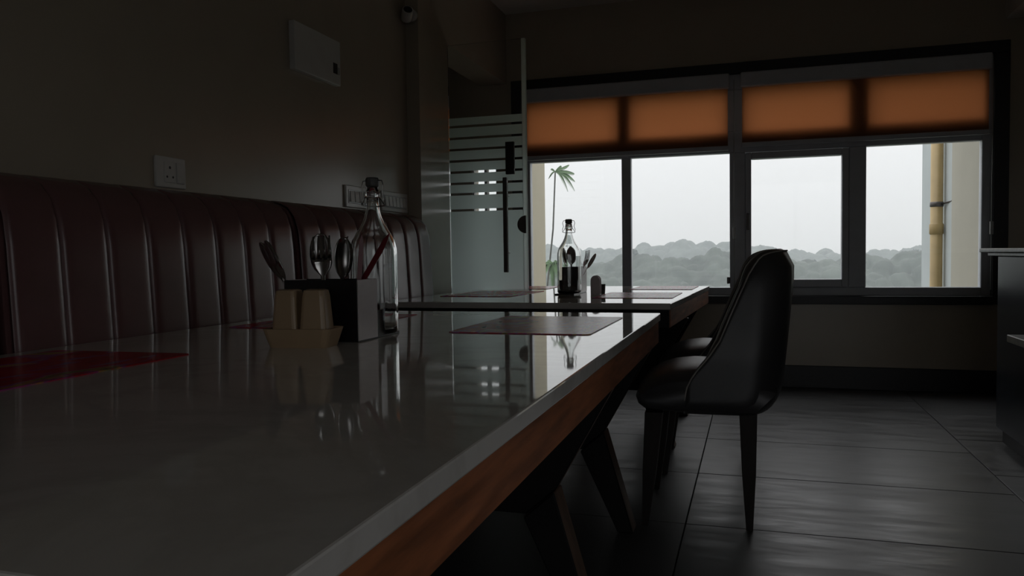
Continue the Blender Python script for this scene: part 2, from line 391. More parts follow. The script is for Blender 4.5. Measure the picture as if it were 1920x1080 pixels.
# ------------------------------------------------------------------ roller blinds
def blind(x0, x1, label, zb):
    t = thing('roller_blind', label, 'blind', ((x0 + x1) / 2, 5.83, 2.25), 0, 'orange roller blinds over the window')
    w = (x1 - x0) / 2
    obj('cassette', bx(-w, w, -.035, .018, -.105, 0, .012, 3), 'alu', t)
    bm = bmesh.new(); add_grid(bm, [[(-w + .012 + (2 * w - .024) * i / 24, .006 + .0012 * math.sin(i * .9), -.06 - (2.25 - .06 - zb - .02) * j / 6) for i in range(25)] for j in range(7)])
    obj('fabric', bm, 'blind', t, True)
    obj('bottom_bar', bx(-w + .008, w - .008, -.008, .016, zb - 2.25, zb - 2.25 + .034, .005, 2), 'alu', t)
    cx = w + .004 if x0 > -1 else w + .032
    ch = obj('pull_cord', tube([(cx, -.02, -.05), (cx, -.022, -.7), (cx, -.02, -1.55)], .0028, 6), 'grey_plastic', t, True)
    obj('cord_weight', bx(cx - .010, cx + .010, -.033, -.009, -1.185, -1.10, .003, 2), 'grey_plastic', t)
    return t
blind(-1.70, -.165, 'orange translucent roller blind, left one, above the two panes nearest the glass door', 1.705)
blind(-.09, 1.49, 'orange translucent roller blind, right one, above the opening sash and the drainpipe pane', 1.722)

# ------------------------------------------------------------------ exterior
bm = bmesh.new(); add_box(bm, 1.50, 1.9, 6.01, 6.92, -6, 3.4); struct('wall_outside_right', bm, 'ext_shade')
struct('trim_3', bx(1.62, 1.95, 6.92, 8.70, -6, 3.4), 'ext_grey')
struct('wall_outside_left', bx(-1.94, -1.72, 6.01, 6.49, -6, 3.4), 'ext_beige')
t = thing('drainpipe', 'ochre painted drainpipe on the pale wall outside the right hand pane', 'pipe', (1.555, 7.72, -6))
obj('pipe', tube([(0, 0, 0), (0, 0, 9.3)], .05, 20), 'pipe', t, True)
obj('collar', lathe([(.05, 7.10), (.058, 7.11), (.058, 7.19), (.05, 7.20)], 20), 'pipe', t, True)
b = obj('bracket', lathe([(.05, 7.345), (.055, 7.35), (.055, 7.385), (.05, 7.39)], 20), 'dark_metal', t, True)
obj('bracket_arm', tube([(.04, -.03, 7.37), (.07, -.2, 7.38), (.07, -.34, 7.39)], .008, 6), 'dark_metal', b, True)

# ground, ridges of forest, trees, palm
bm = bmesh.new(); rows = []
for j in range(40):
    y = 8 + (j / 39) ** 1.6 * 800
    rows.append([(x * (30 + y) / 60, y, -9 - min(14, (y - 8) * .06) + 1.2 * math.sin(x * .21 + y * .03)) for x in range(-60, 61, 4)])
add_grid(bm, rows); struct('ground_outside', bm, 'soil', True)
PX = lambda u, v, Y: None
def px(u, v, Y):
    d = right * ((u - 960) / 1450) + down * ((v - 540) / 1450) + fwd
    return Vector((0, 0, .98)) + d * (Y / d.y)
def ridge(name, label, prof, Y, depth, crown, base, seed):
    r_ = np.random.default_rng(seed)
    pts = sorted([(px(u, v, Y).x, px(u, v, Y).z) for u, v in prof])
    x0, x1 = pts[0][0], pts[-1][0]
    nx, ny = int((x1 - x0) / (crown * .11)), 60
    X = np.linspace(x0, x1, nx); Yv = np.linspace(Y - depth, Y + depth * .5, ny)
    top = np.interp(X, [p[0] for p in pts], [p[1] for p in pts])
    tt = (Yv - Y) / depth
    shape = np.where(tt < 0, 1 - (-tt) ** 1.5, 1 - (tt * 1.6) ** 2)
    Z = base + (top[None, :] - crown * .35 - base) * shape[:, None]
    add = np.zeros_like(Z); n_ = 2600
    gx, gy = np.meshgrid(X, Yv)
    for _ in range(n_):
        cx, cyy, rr = r_.uniform(x0, x1), Y + depth * (.35 - 1.35 * r_.random() ** 1.6), crown * r_.choice([.25, .4, .6, .8], p=[.4, .3, .22, .08]) * r_.uniform(.8, 1.2)
        m_ = ((gx - cx) ** 2 + (gy - cyy) ** 2) < rr * rr
        if m_.any(): add[m_] = np.maximum(add[m_], np.sqrt(rr * rr - (gx[m_] - cx) ** 2 - (gy[m_] - cyy) ** 2) * r_.uniform(.7, 1.2))
    Z = Z + add + r_.normal(0, crown * .02, Z.shape)
    bm = bmesh.new(); add_grid(bm, [[(X[i], Yv[j], Z[j, i]) for i in range(nx)] for j in range(ny)])
    # skirt that closes the ridge down to the valley floor
    return tag(obj(name, bm, 'canopy', None, True), label, 'hill', 'misty wooded ridges across the valley')
FAR = [(900, 470), (1050, 470), (1100, 471), (1120, 474), (1165, 470), (1190, 469), (1215, 467), (1250, 465), (1262, 461), (1280, 458), (1295, 459), (1308, 463), (1320, 460), (1345, 461), (1368, 462), (1410, 461), (1427, 461), (1440, 466), (1470, 474), (1500, 484), (1530, 481), (1550, 478), (1578, 479), (1600, 478), (1628, 476), (1650, 475), (1668, 471), (1685, 470), (1700, 469), (1730, 467), (1790, 465), (1900, 462)]
NEAR = [(900, 500), (1060, 500), (1095, 503), (1120, 496), (1165, 494), (1185, 486), (1200, 488), (1240, 490), (1265, 490), (1300, 493), (1320, 490), (1335, 480), (1350, 476), (1368, 484), (1410, 488), (1470, 493), (1490, 497), (1530, 495), (1560, 496), (1580, 498), (1625, 489), (1640, 490), (1652, 493), (1667, 496), (1680, 491), (1695, 485), (1715, 482), (1740, 481), (1800, 478), (1900, 476)]
ridge('wooded_ridge', 'pale hazy wooded ridge farthest away along the skyline', FAR, 430, 60, 6.5, -20, 3)
ridge('wooded_ridge', 'darker wooded ridge below the pale skyline ridge, behind the window panes', NEAR, 200, 45, 3.8, -22, 5)
def tree(u, vtop, vbase, Y, spread, label, flat):
    a_, b_ = px(u, vtop, Y), px(u, vbase, Y); H = a_.z - b_.z
    t = thing('tree', label, 'tree', b_, 0, 'single trees standing out of the ridges')
    obj('trunk', tube([(0, 0, 0), (.02 * H, 0, H * .4), (0, 0, H * .75)], [H * .04, H * .03, H * .015], 6), 'trunk', t, True)
    bm = bmesh.new()
    for k in range(46):
        r_ = H * random.uniform(.05, .11); a_ = random.uniform(0, 2 * PI); q_ = math.sqrt(random.random())
        q = Vector((math.cos(a_) * q_ * spread * H, math.sin(a_) * q_ * spread * H, H * (flat + (1 - flat) * random.random() * (1 - .6 * q_ * q_)) - r_))
        ret = bmesh.ops.create_icosphere(bm, subdivisions=1, radius=r_, matrix=Matrix.Translation(q))
        for v in ret['verts']: v.co += Vector([random.uniform(-1, 1) * r_ * .25 for _ in range(3)])
    obj('crown', bm, 'canopy', t)
tree(1349, 474, 515, 199, .33, 'round crowned tree rising from the near ridge left of the black chair back', .4)
tree(1716, 465, 492, 330, .5, 'flat topped tree on the skyline just left of the drainpipe wall', .72)
tree(1188, 462, 505, 260, .18, 'slim tree at the left edge of the second pane', .4)
tree(1528, 485, 515, 260, .2, 'small tree in the haze right of the black chair back', .45)
# palm
def frond(bm, p0, az, length, droop, lift, seedn=0):
    pts = []; d = Vector((math.cos(az), math.sin(az) * .6, 0))
    for i in range(11):
        s = i / 10; pts.append(p0 + d * length * (s - .12 * s * s) + Vector((0, 0, lift * length * s - droop * length * s * s)))
    add_tube(bm, pts, [.025 * (1 - .8 * i / 10) for i in range(11)], 4)
    for i in range(1, 44):
        s = i / 44; k = min(9, int(s * 10)); fr = s * 10 - k; p = pts[k].lerp(pts[k + 1], fr); dr = (pts[k + 1] - pts[k]).normalized()
        L = length * .36 * math.sin(PI * (.12 + .83 * s)); sd = dr.cross(Vector((0, 0, 1))).normalized()
        for sg in (-1, 1):
            tip = p + (dr * .55 + sd * sg * .55 + Vector((0, 0, -.55))) * L; w = dr * .022
            bm.faces.new([bm.verts.new(q) for q in (p - w, p + w, tip)])
YP = 40
pb, pm, pt = px(1024, 560, YP), px(1037, 430, YP), px(1041, 322, YP)
t = thing('palm_tree', 'tall slender palm with windblown fronds outside the left pane', 'tree', pb - Vector((0, 0, 7)))
o_ = t.location.copy()
obj('trunk', tube([Vector((-.3, 0, 0)), pb - o_, pm - o_, pt - o_], [.10, .05, .045, .04], 8), 'trunk', t, True)
for az, ln, dr, lf in ((0.15, 1.15, .35, .25), (0.0, 1.2, .55, .1), (-.2, 1.25, .9, .05), (.5, .9, .2, .6), (1.2, .7, .3, .8), (-.5, .95, 1.25, .1), (PI - .2, .45, 1.0, .2), (2.2, .5, .4, .8)):
    bm = bmesh.new(); frond(bm, pt - o_, az, ln, dr, lf); obj('frond', bm, 'frond', t)
YQ = 30
pb = px(1037, 548, YQ); t = thing('young_palm', 'bushy young palm low outside the left pane beside the tall palm trunk', 'palm', pb - Vector((0, 0, 2.5)))
o_ = t.location.copy(); pt = px(1037, 496, YQ) - o_
obj('stem', tube([(0, 0, 0), pt], [.09, .06], 8), 'trunk', t, True)
for k in range(13):
    bm = bmesh.new(); frond(bm, pt, k * 2.4, random.uniform(.55, .85), random.uniform(1.2, 2.4), random.uniform(.5, 1.4)); obj('frond', bm, 'frond', t)
# haze lying in the valley
hz = tag(obj('valley_haze', bx(-420, 420, 14, 760, -40, 130), haze_mat(.0012)), 'thin pale haze filling the valley beyond the window', 'haze', kind='stuff')

# ------------------------------------------------------------------ banquette benches
def channel_bm(w):
    """one padded channel: profile (x,z) swept over the channel width with a pillow bulge; x=0 wall side, front at +x"""
    prof = [(.215, .40), (.205, .55), (.195, .72), (.186, .90), (.180, 1.02), (.172, 1.09), (.155, 1.145), (.125, 1.185), (.085, 1.205), (.04, 1.212), (.0, 1.212)]
    bm = bmesh.new(); rows = []
    n_ = 16
    for i, (x, z) in enumerate(prof):
        p0 = prof[max(i - 1, 0)]; p1 = prof[min(i + 1, len(prof) - 1)]
        tx, tz = p1[0] - p0[0], p1[1] - p0[1]; L = math.hypot(tx, tz); nx_, nz_ = tz / L, -tx / L
        fall = 1 if z < 1.15 else .45
        row = []
        for k in range(n_ + 1):
            s = -1 + 2 * k / n_
            s2 = math.copysign(abs(s) ** .45, s)
            b = .011 * (1 - abs(s2) ** 9) * fall - .003
            row.append((x + nx_ * b, s2 * w / 2, z + nz_ * b))
        rows.append(row)
    add_grid(bm, rows); bmesh.ops.recalc_face_normals(bm, faces=bm.faces); return bm
XW = XL + .004
def bench(y0, y1, n_, label):
    t = thing('banquette_bench', label, 'bench', (XW, (y0 + y1) / 2, 0), 0, 'maroon banquette benches along the left wall')
    L = y1 - y0; w = (L - .036) / n_
    for k in range(n_):
        o = obj('back_channel', channel_bm(w), 'maroon', t, True, (0, -L / 2 + .018 + w * (k + .5), 0))
    sidep = [(0, .12), (.20, .12), (.20, .40), (.19, .55), (.18, .72), (.172, .90), (.166, 1.02), (.158, 1.085), (.142, 1.14), (.115, 1.177), (.08, 1.196), (.04, 1.203), (0, 1.204)]
    for s in (-1, 1):
        obj('side_panel', prism(sidep, 'y', s * (L / 2 - .0185) - .012, s * (L / 2 - .0185) + .012, .008, 3), 'maroon', t)
    bm = bx(.17, .56, -L / 2 + .02, L / 2 - .02, .30, .45, .035, 4); obj('seat_cushion', bm, 'maroon', t, True)
    obj('plinth', bx(.0, .48, -L / 2 + .01, L / 2 - .01, 0, .30, .004, 1), 'plinth', t)
bench(2.715, 4.065, 8, 'maroon channel backed bench nearest the glass door, under the switch plates')
bench(1.425, 2.700, 8, 'maroon channel backed bench in the middle, below the wall socket')
bench(.135, 1.410, 8, 'maroon channel backed bench nearest the camera, only its edge at the left border')

# ------------------------------------------------------------------ tables
T = .76
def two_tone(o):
    """near black where a face looks along y, brown elsewhere"""
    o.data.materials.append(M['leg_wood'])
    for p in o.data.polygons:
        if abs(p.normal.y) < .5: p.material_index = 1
def table(label, NL, NR, FR, FL, frames, foot_x0, foot_x1):
    t = thing('dining_table', label, 'table', (0, 0, 0), 0, 'marble topped dining tables')
    top = obj('marble_top', prism([NL, NR, FR, FL], 'z', T - .028, T, .003, 2), 'marble', t)
    i = .006
    # wooden apron boards under the slab
    def board(p, q, d0=.0, th=.03):
        p, q = Vector(p), Vector(q); d = (q - p).normalized(); n_ = Vector((-d.y, d.x))
        a_, b_ = p + n_ * i, q + n_ * i
        poly = [tuple(a_), tuple(b_), tuple(b_ + n_ * th), tuple(a_ + n_ * th)]
        return prism(poly, 'z', T - .108, T - .0285, .003, 1)
    for p, q in ((NR, FR), (FR, FL), (FL, NL), (NL, NR)):
        p = Vector(p); q = Vector(q); d = (q - p).normalized() * .037
        obj('apron_board', board(p + d, q - d * .2) , 'wood' if abs(d.y) > abs(d.x) else 'black_wood', t)
    for Y in frames:
        # per side a board that narrows from the apron to a knee, and a leg splaying from the knee to the floor
        for fx, s in ((foot_x1, 1), (foot_x0, -1)):
            poly = [(fx - s * .30, .28), (fx - s * .185, .28), (fx - s * .10, .355), (fx + s * .066, T - .1095), (fx - s * .34, T - .1095)]
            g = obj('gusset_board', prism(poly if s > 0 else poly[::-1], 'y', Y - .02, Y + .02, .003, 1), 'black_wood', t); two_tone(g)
            poly = [(fx, 0), (fx - s * .055, 0), (fx - s * .186, .279), (fx - s * .101, .353)]
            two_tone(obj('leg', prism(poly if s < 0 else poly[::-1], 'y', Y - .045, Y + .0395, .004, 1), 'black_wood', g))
    return t
t1 = table('long white marble table in the foreground with orange wooden edge', (-1.70, .405), (-.306, .405), (-.321, 2.815), (-1.69, 2.815), (.62, 1.99, 2.70), -1.20, -.401)
t2 = table('white marble table farther back under the window, black chairs on its right', (-1.70, 3.35), (-.339, 3.345), (-.267, 5.05), (-1.66, 5.06), (3.93, 4.72), -1.18, -.375)

# ------------------------------------------------------------------ chairs
def make_chair(label):
    t = thing('dining_chair', label, 'chair', (0, 0, 0), 0, 'black upholstered dining chairs')
    # local frame: chair faces -x, y across, width .5, centre y=0
    W_ = .25
    front = [(.42, -.243), (.49, -.235), (.547, -.205), (.614, -.150), (.67, -.115), (.80, -.070), (.90, -.035), (.940, -.012), (.957, .008), (.967, .04), (.974, .08), (.976, .11)]
    def ztop(x):
        return lerp_table([(b_, a_) for a_, b_ in front], x)
    xb = [(.40, .018), (.42, .046), (.445, .068), (.48, .084), (.52, .092), (.675, .108), (.88, .128), (.925, .129), (.95, .126), (.965, .117), (.985, .094)]
    def plan(s, z):
        X = lerp_table(xb, z)
        w = W_ - max(0, z - .62) * .16 - max(0, .45 - z) * .55
        if z > .90: w -= (z - .90) * .35
        r_ = .115
        def half(u):                       # u 0..1 from the wing tip to the middle of the back, on the -y side
            if u < .5: return (-.243 + (X - r_ + .243) * u / .5, -w)
            if u < .78: a_ = (u - .5) / .28 * PI / 2; return (X - r_ + r_ * math.sin(a_), -w + r_ - r_ * math.cos(a_))
            f = (u - .78) / .22; return (X + .012 * math.sin(PI / 2 * f), (-w + r_) * (1 - f))
        x, y = half(1 - abs(s))
        return (x, y if s < 0 else -y)
    NS, NZ = 60, 16
    rim_o, rim_i, rows = [], [], [[] for _ in range(NZ + 1)]
    for i in range(NS + 1):
        s = -1 + 2 * i / NS
        z = ztop(plan(s, .7)[0])
        for j in range(NZ + 1):
            u = (j / NZ) ** 1.5; zz = .412 + (z - .412) * u
            x, y = plan(s, zz)
            rows[j].append(Vector((x, y, zz)))
    bm = bmesh.new()
    # outer and inner skins joined by a rounded rim
    cen = Vector((-.12, 0, 0)); th = .042
    def inner(p, q, amt):
        tang = (q - p); nrm = Vector((tang.y, -tang.x, 0)).normalized() * -1
        return nrm * amt
    V = []
    outer = rows; inn = []
    for j in range(NZ + 1):
        rr = []
        for i in range(NS + 1):
            p = outer[j][max(i - 1, 0)]; q = outer[j][min(i + 1, NS)]
            tg = Vector((q.x - p.x, q.y - p.y, 0)); nr = Vector((-tg.y, tg.x, 0)).normalized()
            rr.append(outer[j][i] + nr * th)
        inn.append(rr)
    rim = []
    for i in range(NS + 1):
        p, q = outer[NZ][i], inn[NZ][i]; rim.append((p + q) / 2 + Vector((0, 0, .010)) + ((p - cen).normalized() * 0))
    add_grid(bm, outer + [rim] + inn[::-1])
    # close the two wing ends
    for i in (0, NS):
        a_ = [outer[j][i] for j in range(NZ + 1)]; b_ = [inn[j][i] for j in range(NZ + 1)]
        add_grid(bm, [a_, b_])
    bmesh.ops.remove_doubles(bm, verts=bm.verts, dist=.0004); bmesh.ops.recalc_face_normals(bm, faces=bm.faces)
    sh = obj('backrest_shell', bm, 'leather', t, True)
    bm = bmesh.new()
    for line in ([p + Vector((0, 0, .003)) for p in outer[NZ]], [p + Vector((0, 0, .003)) for p in inn[NZ]]):
        add_tube(bm, line, .0028, 6)
    obj('piping', bm, 'thread', sh, True)
    obj('seat_base', bx(-.28, .0, -.20, .20, .409, .43, .004, 2), 'leather', t)
    # seat cushion, crowned, rounded front
    bm = bmesh.new(); rows = []
    NX, NY = 22, 16
    def prof_x(a_):  # a_ 0..1 round the section from back top over the front to the back bottom
        pts = [(.07, .530), (-.05, .560), (-.14, .573), (-.22, .574), (-.29, .566), (-.345, .548), (-.385, .522), (-.408, .49), (-.416, .462), (-.408, .435), (-.385, .416), (-.34, .408), (-.2, .405), (.0, .405)]
        k = a_ * (len(pts) - 1); i = min(int(k), len(pts) - 2); f = k - i
        return pts[i][0] + (pts[i + 1][0] - pts[i][0]) * f, pts[i][1] + (pts[i + 1][1] - pts[i][1]) * f
    for i in range(40):
        x, z = prof_x(i / 39)
        row = []
        for k in range(NY + 1):
            s = -1 + 2 * k / NY; s2 = math.sin(s * PI / 2)
            e_ = abs(s2) ** 6
            zc = z + (.47 - z) * .30 * e_ - (.016 * s2 * s2 if z > .5 else 0)
            xc = x + .018 * e_ if x < -.3 else x
            row.append((xc, s2 * .243, zc))
        rows.append(row)
    G = add_grid(bm, rows)
    for side in (0, NY):
        try: bm.faces.new([r[side] for r in G])
        except ValueError: pass
    bmesh.ops.recalc_face_normals(bm, faces=bm.faces)
    obj('seat', bm, 'leather', t, True)
    for sx, sy in ((-1, -1), (-1, 1), (1, -1), (1, 1)):
        if sx < 0: top = (-.345, sy * .205); bot = (-.378, sy * .222); r0, r1 = .031, .0105
        else: top = (-.023, sy * .165); bot = (-.019, sy * .185); r0, r1 = .030, .0115
        bm = bmesh.new(); A = []
        for (cx, cy_), r_, z in ((top, r0, .412), (((top[0] * .5 + bot[0] * .5), (top[1] + bot[1]) / 2), r0 * .62 + r1 * .42, .2), (bot, r1, 0)):
            A.append([(cx - r_, cy_ - r_, z), (cx + r_, cy_ - r_, z), (cx + r_, cy_ + r_, z), (cx - r_, cy_ + r_, z)])
        V = [[bm.verts.new(p) for p in r] for r in A]
        for a_, b_ in zip(V, V[1:]):
            for i in range(4): bm.faces.new((a_[i], a_[(i + 1) % 4], b_[(i + 1) % 4], b_[i]))
        bm.faces.new(V[0][::-1]); bm.faces.new(V[-1])
        bmesh.ops.recalc_face_normals(bm, faces=bm.faces)
        bmesh.ops.bevel(bm, geom=[ed for ed in bm.edges if abs(ed.verts[0].co.z - ed.verts[1].co.z) > .05], offset=.003, segments=2, affect='EDGES')
        obj('leg', bm, 'dark_wood', t)
    return t
ch = make_chair('black upholstered chair in front, its whole side and back in view')
ch.location = (0, 2.985, 0); ch.rotation_euler = (0, 0, R_ := math.radians(1.5))
dup(ch, (-.005, 3.66, 0), math.radians(2), 'black upholstered chair mostly hidden behind the front chair, at the window table')

# ------------------------------------------------------------------ placemats
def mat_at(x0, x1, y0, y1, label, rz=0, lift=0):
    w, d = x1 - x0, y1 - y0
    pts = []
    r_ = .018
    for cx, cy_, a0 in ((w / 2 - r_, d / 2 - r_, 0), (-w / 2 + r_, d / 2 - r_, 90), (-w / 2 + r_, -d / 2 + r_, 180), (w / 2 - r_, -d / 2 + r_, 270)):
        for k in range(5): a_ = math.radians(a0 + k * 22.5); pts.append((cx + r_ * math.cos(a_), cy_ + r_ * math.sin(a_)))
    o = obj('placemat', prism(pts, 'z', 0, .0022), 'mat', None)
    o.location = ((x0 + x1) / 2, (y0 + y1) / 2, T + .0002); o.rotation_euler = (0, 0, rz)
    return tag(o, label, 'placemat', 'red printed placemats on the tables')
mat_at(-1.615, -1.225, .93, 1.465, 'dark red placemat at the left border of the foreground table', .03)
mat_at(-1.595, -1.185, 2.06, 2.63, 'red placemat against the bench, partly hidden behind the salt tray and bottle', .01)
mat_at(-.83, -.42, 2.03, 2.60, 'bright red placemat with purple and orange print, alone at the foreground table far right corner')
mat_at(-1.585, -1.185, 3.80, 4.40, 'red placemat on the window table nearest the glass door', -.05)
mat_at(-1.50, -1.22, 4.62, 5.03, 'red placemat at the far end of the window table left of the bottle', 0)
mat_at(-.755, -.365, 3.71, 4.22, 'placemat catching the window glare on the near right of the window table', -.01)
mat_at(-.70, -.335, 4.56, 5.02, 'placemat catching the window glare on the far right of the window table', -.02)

# ------------------------------------------------------------------ bottles
def bottle(x, y, z, label, sc):
    t = thing('swing_top_bottle', label, 'bottle', (x, y, z), 0, 'clear swing top water bottles')
    r = .064
    outer = [(.0, .0), (.058, .0), (.064, .008), (.064, .05), (.064, .13), (.064, .20), (.0635, .215), (.059, .235), (.050, .251), (.040, .266), (.032, .279), (.0245, .296), (.0195, .313), (.0172, .330), (.0165, .343), (.0205, .347), (.0205, .357), (.0175, .361), (.0175, .370), (.0155, .372)]
    inner = [(.0115, .371), (.0115, .340), (.0135, .326), (.0160, .309), (.0210, .292), (.0285, .275), (.0365, .262), (.0465, .247), (.0550, .231), (.0592, .213), (.0596, .198), (.0596, .05), (.0596, .018), (.053, .010), (.0, .009)]
    flute = lambda zz: .012 if .02 < zz < .235 else (0)
    def build(prof, amp):
        return lathe(prof, 60, fl=lambda zz: amp if .02 < zz < .24 else 0, nf=12)
    bm = bmesh.new(); add_lathe(bm, outer + inner, 60, fl=lambda zz: .010 if .02 < zz < .24 else 0, nf=12)
    obj('glass_body', bm, 'bottle_glass', t, True)
    obj('stopper', lathe([(0, .3725), (.0145, .3725), (.017, .374), (.0185, .377), (.0185, .392), (.016, .396), (0, .397)], 24), 'rubber', t, True)
    bm = bmesh.new()
    add_tube(bm, [(.022 * math.cos(a_), .022 * math.sin(a_), .345) for a_ in np.linspace(0, 2 * PI, 25)[:-1]], .0013, 6, closed=True)
    for s in (-1, 1):
        add_tube(bm, [(s * .022, 0, .345), (s * .034, 0, .328), (s * .035, 0, .340), (s * .029, 0, .358), (s * .033, 0, .376), (s * .029, 0, .388), (s * .018, 0, .389)], .0015, 6)
        add_tube(bm, [(s * .034, 0, .328), (s * .030, .014, .326), (s * .020, .024, .325), (0, .029, .325)], .0015, 6)
    obj('wire_bail', bm, 'steel', t, True)
    t.scale = (1, 1, sc)
    return t
bottle(-1.012, 1.948, T + .006, 'clear glass swing top bottle behind the black cutlery caddy on the foreground table', 1.09)
b2 = bottle(-.944, 4.05, T + .006, 'clear glass swing top bottle on the window table in front of its caddy', 1.0)

# ------------------------------------------------------------------ caddies
def caddy(loc, rz, bwx, bdy, hgt, shelf, label, ends):
    t = thing('cutlery_caddy', label, 'caddy', loc, rz, 'cutlery caddies on the tables')
    th = .008
    obj('base_plate', bx(-bwx / 2, bwx / 2, 0, bdy + shelf, 0, .006, .001, 1), 'caddy_black', t)
    obj('front_panel', bx(-bwx / 2, bwx / 2, 0, th, .006, hgt, .0012, 1), 'caddy_black', t)
    obj('back_panel', bx(-bwx / 2, bwx / 2, bdy - th, bdy, .006, hgt, .0012, 1), 'caddy_black', t)
    for s in (-1, 1):
        obj('end_panel', bx(s * bwx / 2 - (th if s > 0 else 0), s * bwx / 2 + (th if s < 0 else 0), th + .0005, bdy - th - .0005, .006, hgt, .001, 1), 'caddy_side' if ends else 'caddy_black', t)
        if ends: obj('end_plate', bx(s * bwx / 2 + (0 if s > 0 else -.002), s * bwx / 2 + (.002 if s > 0 else 0), .001, bdy - .001, .004, hgt - .0006), 'caddy_side', t)['label'] = 'grey metal end plate'
        obj('shelf_rail', bx(s * bwx / 2 - (.005 if s > 0 else 0), s * bwx / 2 + (.005 if s < 0 else 0), bdy + .004, bdy + .045, .006, .075, .001, 1), 'caddy_black', t)
    return t
caddy((-1.0735, 1.764, T), 0, .215, .106, .160, .135, 'black cutlery caddy with grey metal end, next to the beige shakers', True)
caddy((-.958, 4.31, T), PI, .106, .180, .146, .14, 'dark cutlery caddy standing behind the bottle on the window table', True)

# ------------------------------------------------------------------ cutlery
def strip(bm, secs, th=.0016):
    """secs: (length position, half width, centre height, dish depth) -> curved sheet along +z, facing -y"""
    rows = []
    for s, hw, dz, dish in secs:
        rows.append([(hw * k / 3, dz + dish * (1 - (k / 3) ** 2), s) for k in range(-3, 4)])
    back = [[(x, y + th, z) for x, y, z in r] for r in rows]
    A = add_grid(bm, rows); B = add_grid(bm, [r[::-1] for r in back])
    n_ = len(rows)
    for i in range(n_ - 1):
        bm.faces.new((A[i][0], A[i + 1][0], B[i + 1][-1], B[i][-1])); bm.faces.new((A[i + 1][-1], A[i][-1], B[i][0], B[i + 1][0]))
    bm.faces.new([*A[0], *B[0]]); bm.faces.new([*A[-1][::-1], *B[-1][::-1]])
    bmesh.ops.recalc_face_normals(bm, faces=bm.faces)
HANDLE = [(0, .009, 0, 0), (.01, .0105, 0, 0), (.05, .008, .001, 0), (.10, .0055, .003, 0), (.135, .0045, .005, 0), (.15, .0055, .004, 0)]
def spoon_bm():
    bm = bmesh.new()
    strip(bm, HANDLE + [(.157, .012, .002, .002), (.166, .020, .001, .006), (.18, .026, 0, .010), (.20, .029, -.001, .012), (.22, .028, -.002, .011), (.238, .023, -.002, .008), (.250, .014, -.001, .004), (.254, .006, 0, .001)]); return bm
def fork_bm():
    bm = bmesh.new()
    strip(bm, HANDLE + [(.158, .013, .002, .002), (.170, .022, 0, .004), (.182, .026, -.002, .005), (.195, .026, -.004, .004)])
    for k in range(4):
        xc = -.0205 + .01367 * k
        strip2 = [(.193, .0042, -.0035, 0), (.215, .0036, -.003, 0), (.235, .003, 0, 0), (.25, .002, .004, 0)]
        n0 = len(bm.verts); strip(bm, strip2)
        bm.verts.ensure_lookup_table()
        for v in bm.verts[n0:]: v.co.x += xc
    return bm
def knife_bm():
    bm = bmesh.new()
    poly = [(-.004, 0), (.004, 0), (.005, .10), (.0085, .16), (.0095, .22), (.0075, .25), (.003, .272), (-.003, .25), (-.004, .10)]
    add_prism(bm, poly, 'y', -.002, .002, .0008, 1); return bm
protos = {}
def cutlery(kind, base, top, roll, label, material='steel', scale=1.0):
    key = (kind, material)
    if key not in protos:
        o = obj(kind, {'spoon': spoon_bm, 'fork': fork_bm, 'knife': knife_bm}[kind](), material, None, kind != 'knife'); protos[key] = o
    else: o = protos[key].copy(); C.objects.link(o)
    base, top = Vector(base), Vector(top)
    z = (top - base).normalized()
    if isinstance(roll, tuple): v = Vector(roll); yv = (v - z * v.dot(z)).normalized()
    else: yv = Matrix.Rotation(roll, 3, z) @ (Vector((0, 1, 0)) - z * z.y).normalized()
    xv = yv.cross(z)
    mm = Matrix((xv, yv, z)).transposed().to_4x4(); mm.translation = base
    o.matrix_world = mm @ Matrix.Diagonal((scale, scale, scale, 1))
    return tag(o, label, kind, 'cutlery standing in the caddies')
zb = T + .0065
cutlery('spoon', (-1.118, 1.835, zb + .010), (-1.312, 1.835, 1.034), (-.8, -.75, -.3), 'steel spoon at far left of the near caddy, leaning out to the left', scale=1.2)
cutlery('spoon', (-1.088, 1.785, zb + .010), (-1.258, 1.782, 1.040), (-.8, -.75, -.3), 'steel spoon leaning left, second from the left in the near caddy', scale=1.16)
cutlery('spoon', (-1.085, 1.80, zb + .006), (-1.112, 1.835, 1.02), .15, 'steel spoon upright mid caddy, with a fork nested against it', scale=1.08)
cutlery('fork', (-1.072, 1.785, zb + .006), (-1.092, 1.805, 1.02), .25, 'steel fork nested in front of the upright spoon of the near caddy', scale=1.06)
cutlery('fork', (-1.040, 1.845, zb + .004), (-1.046, 1.85, 1.02), -.9, 'steel fork between the nested pair and the red knives', scale=1.05)
cutlery('spoon', (-1.022, 1.785, zb + .004), (-1.022, 1.80, 1.01), 1.15, 'steel spoon turned edge on against the big bottle', scale=1.02)
cutlery('knife', (-.990, 1.79, zb + .004), (-.972, 1.80, 1.03), .5, 'dark red knife standing nearly upright before the bottle', 'red', 1.0)
cutlery('knife', (-1.072, 1.82, zb + .012), (-.898, 1.82, 1.046), .2, 'dark red knife leaning far right out of the near caddy', 'red', 1.165)
z2 = T + .0065
cutlery('spoon', (-.945, 4.22, z2 + .004), (-.835, 4.23, .975), PI * .45, 'spoon leaning right out of the window table caddy', scale=.92)
cutlery('fork', (-.935, 4.25, z2 + .004), (-.872, 4.20, .985), PI * .4, 'fork close to the right side of the far bottle', scale=.95)
cutlery('spoon', (-.965, 4.20, z2 + .004), (-1.012, 4.19, 1.0), PI * .45, 'spoon showing its edge left of the far bottle', scale=1.0)
cutlery('spoon', (-.955, 4.18, z2 + .004), (-.958, 4.16, .99), .2, 'spoon seen through the glass of the far bottle', scale=.98)

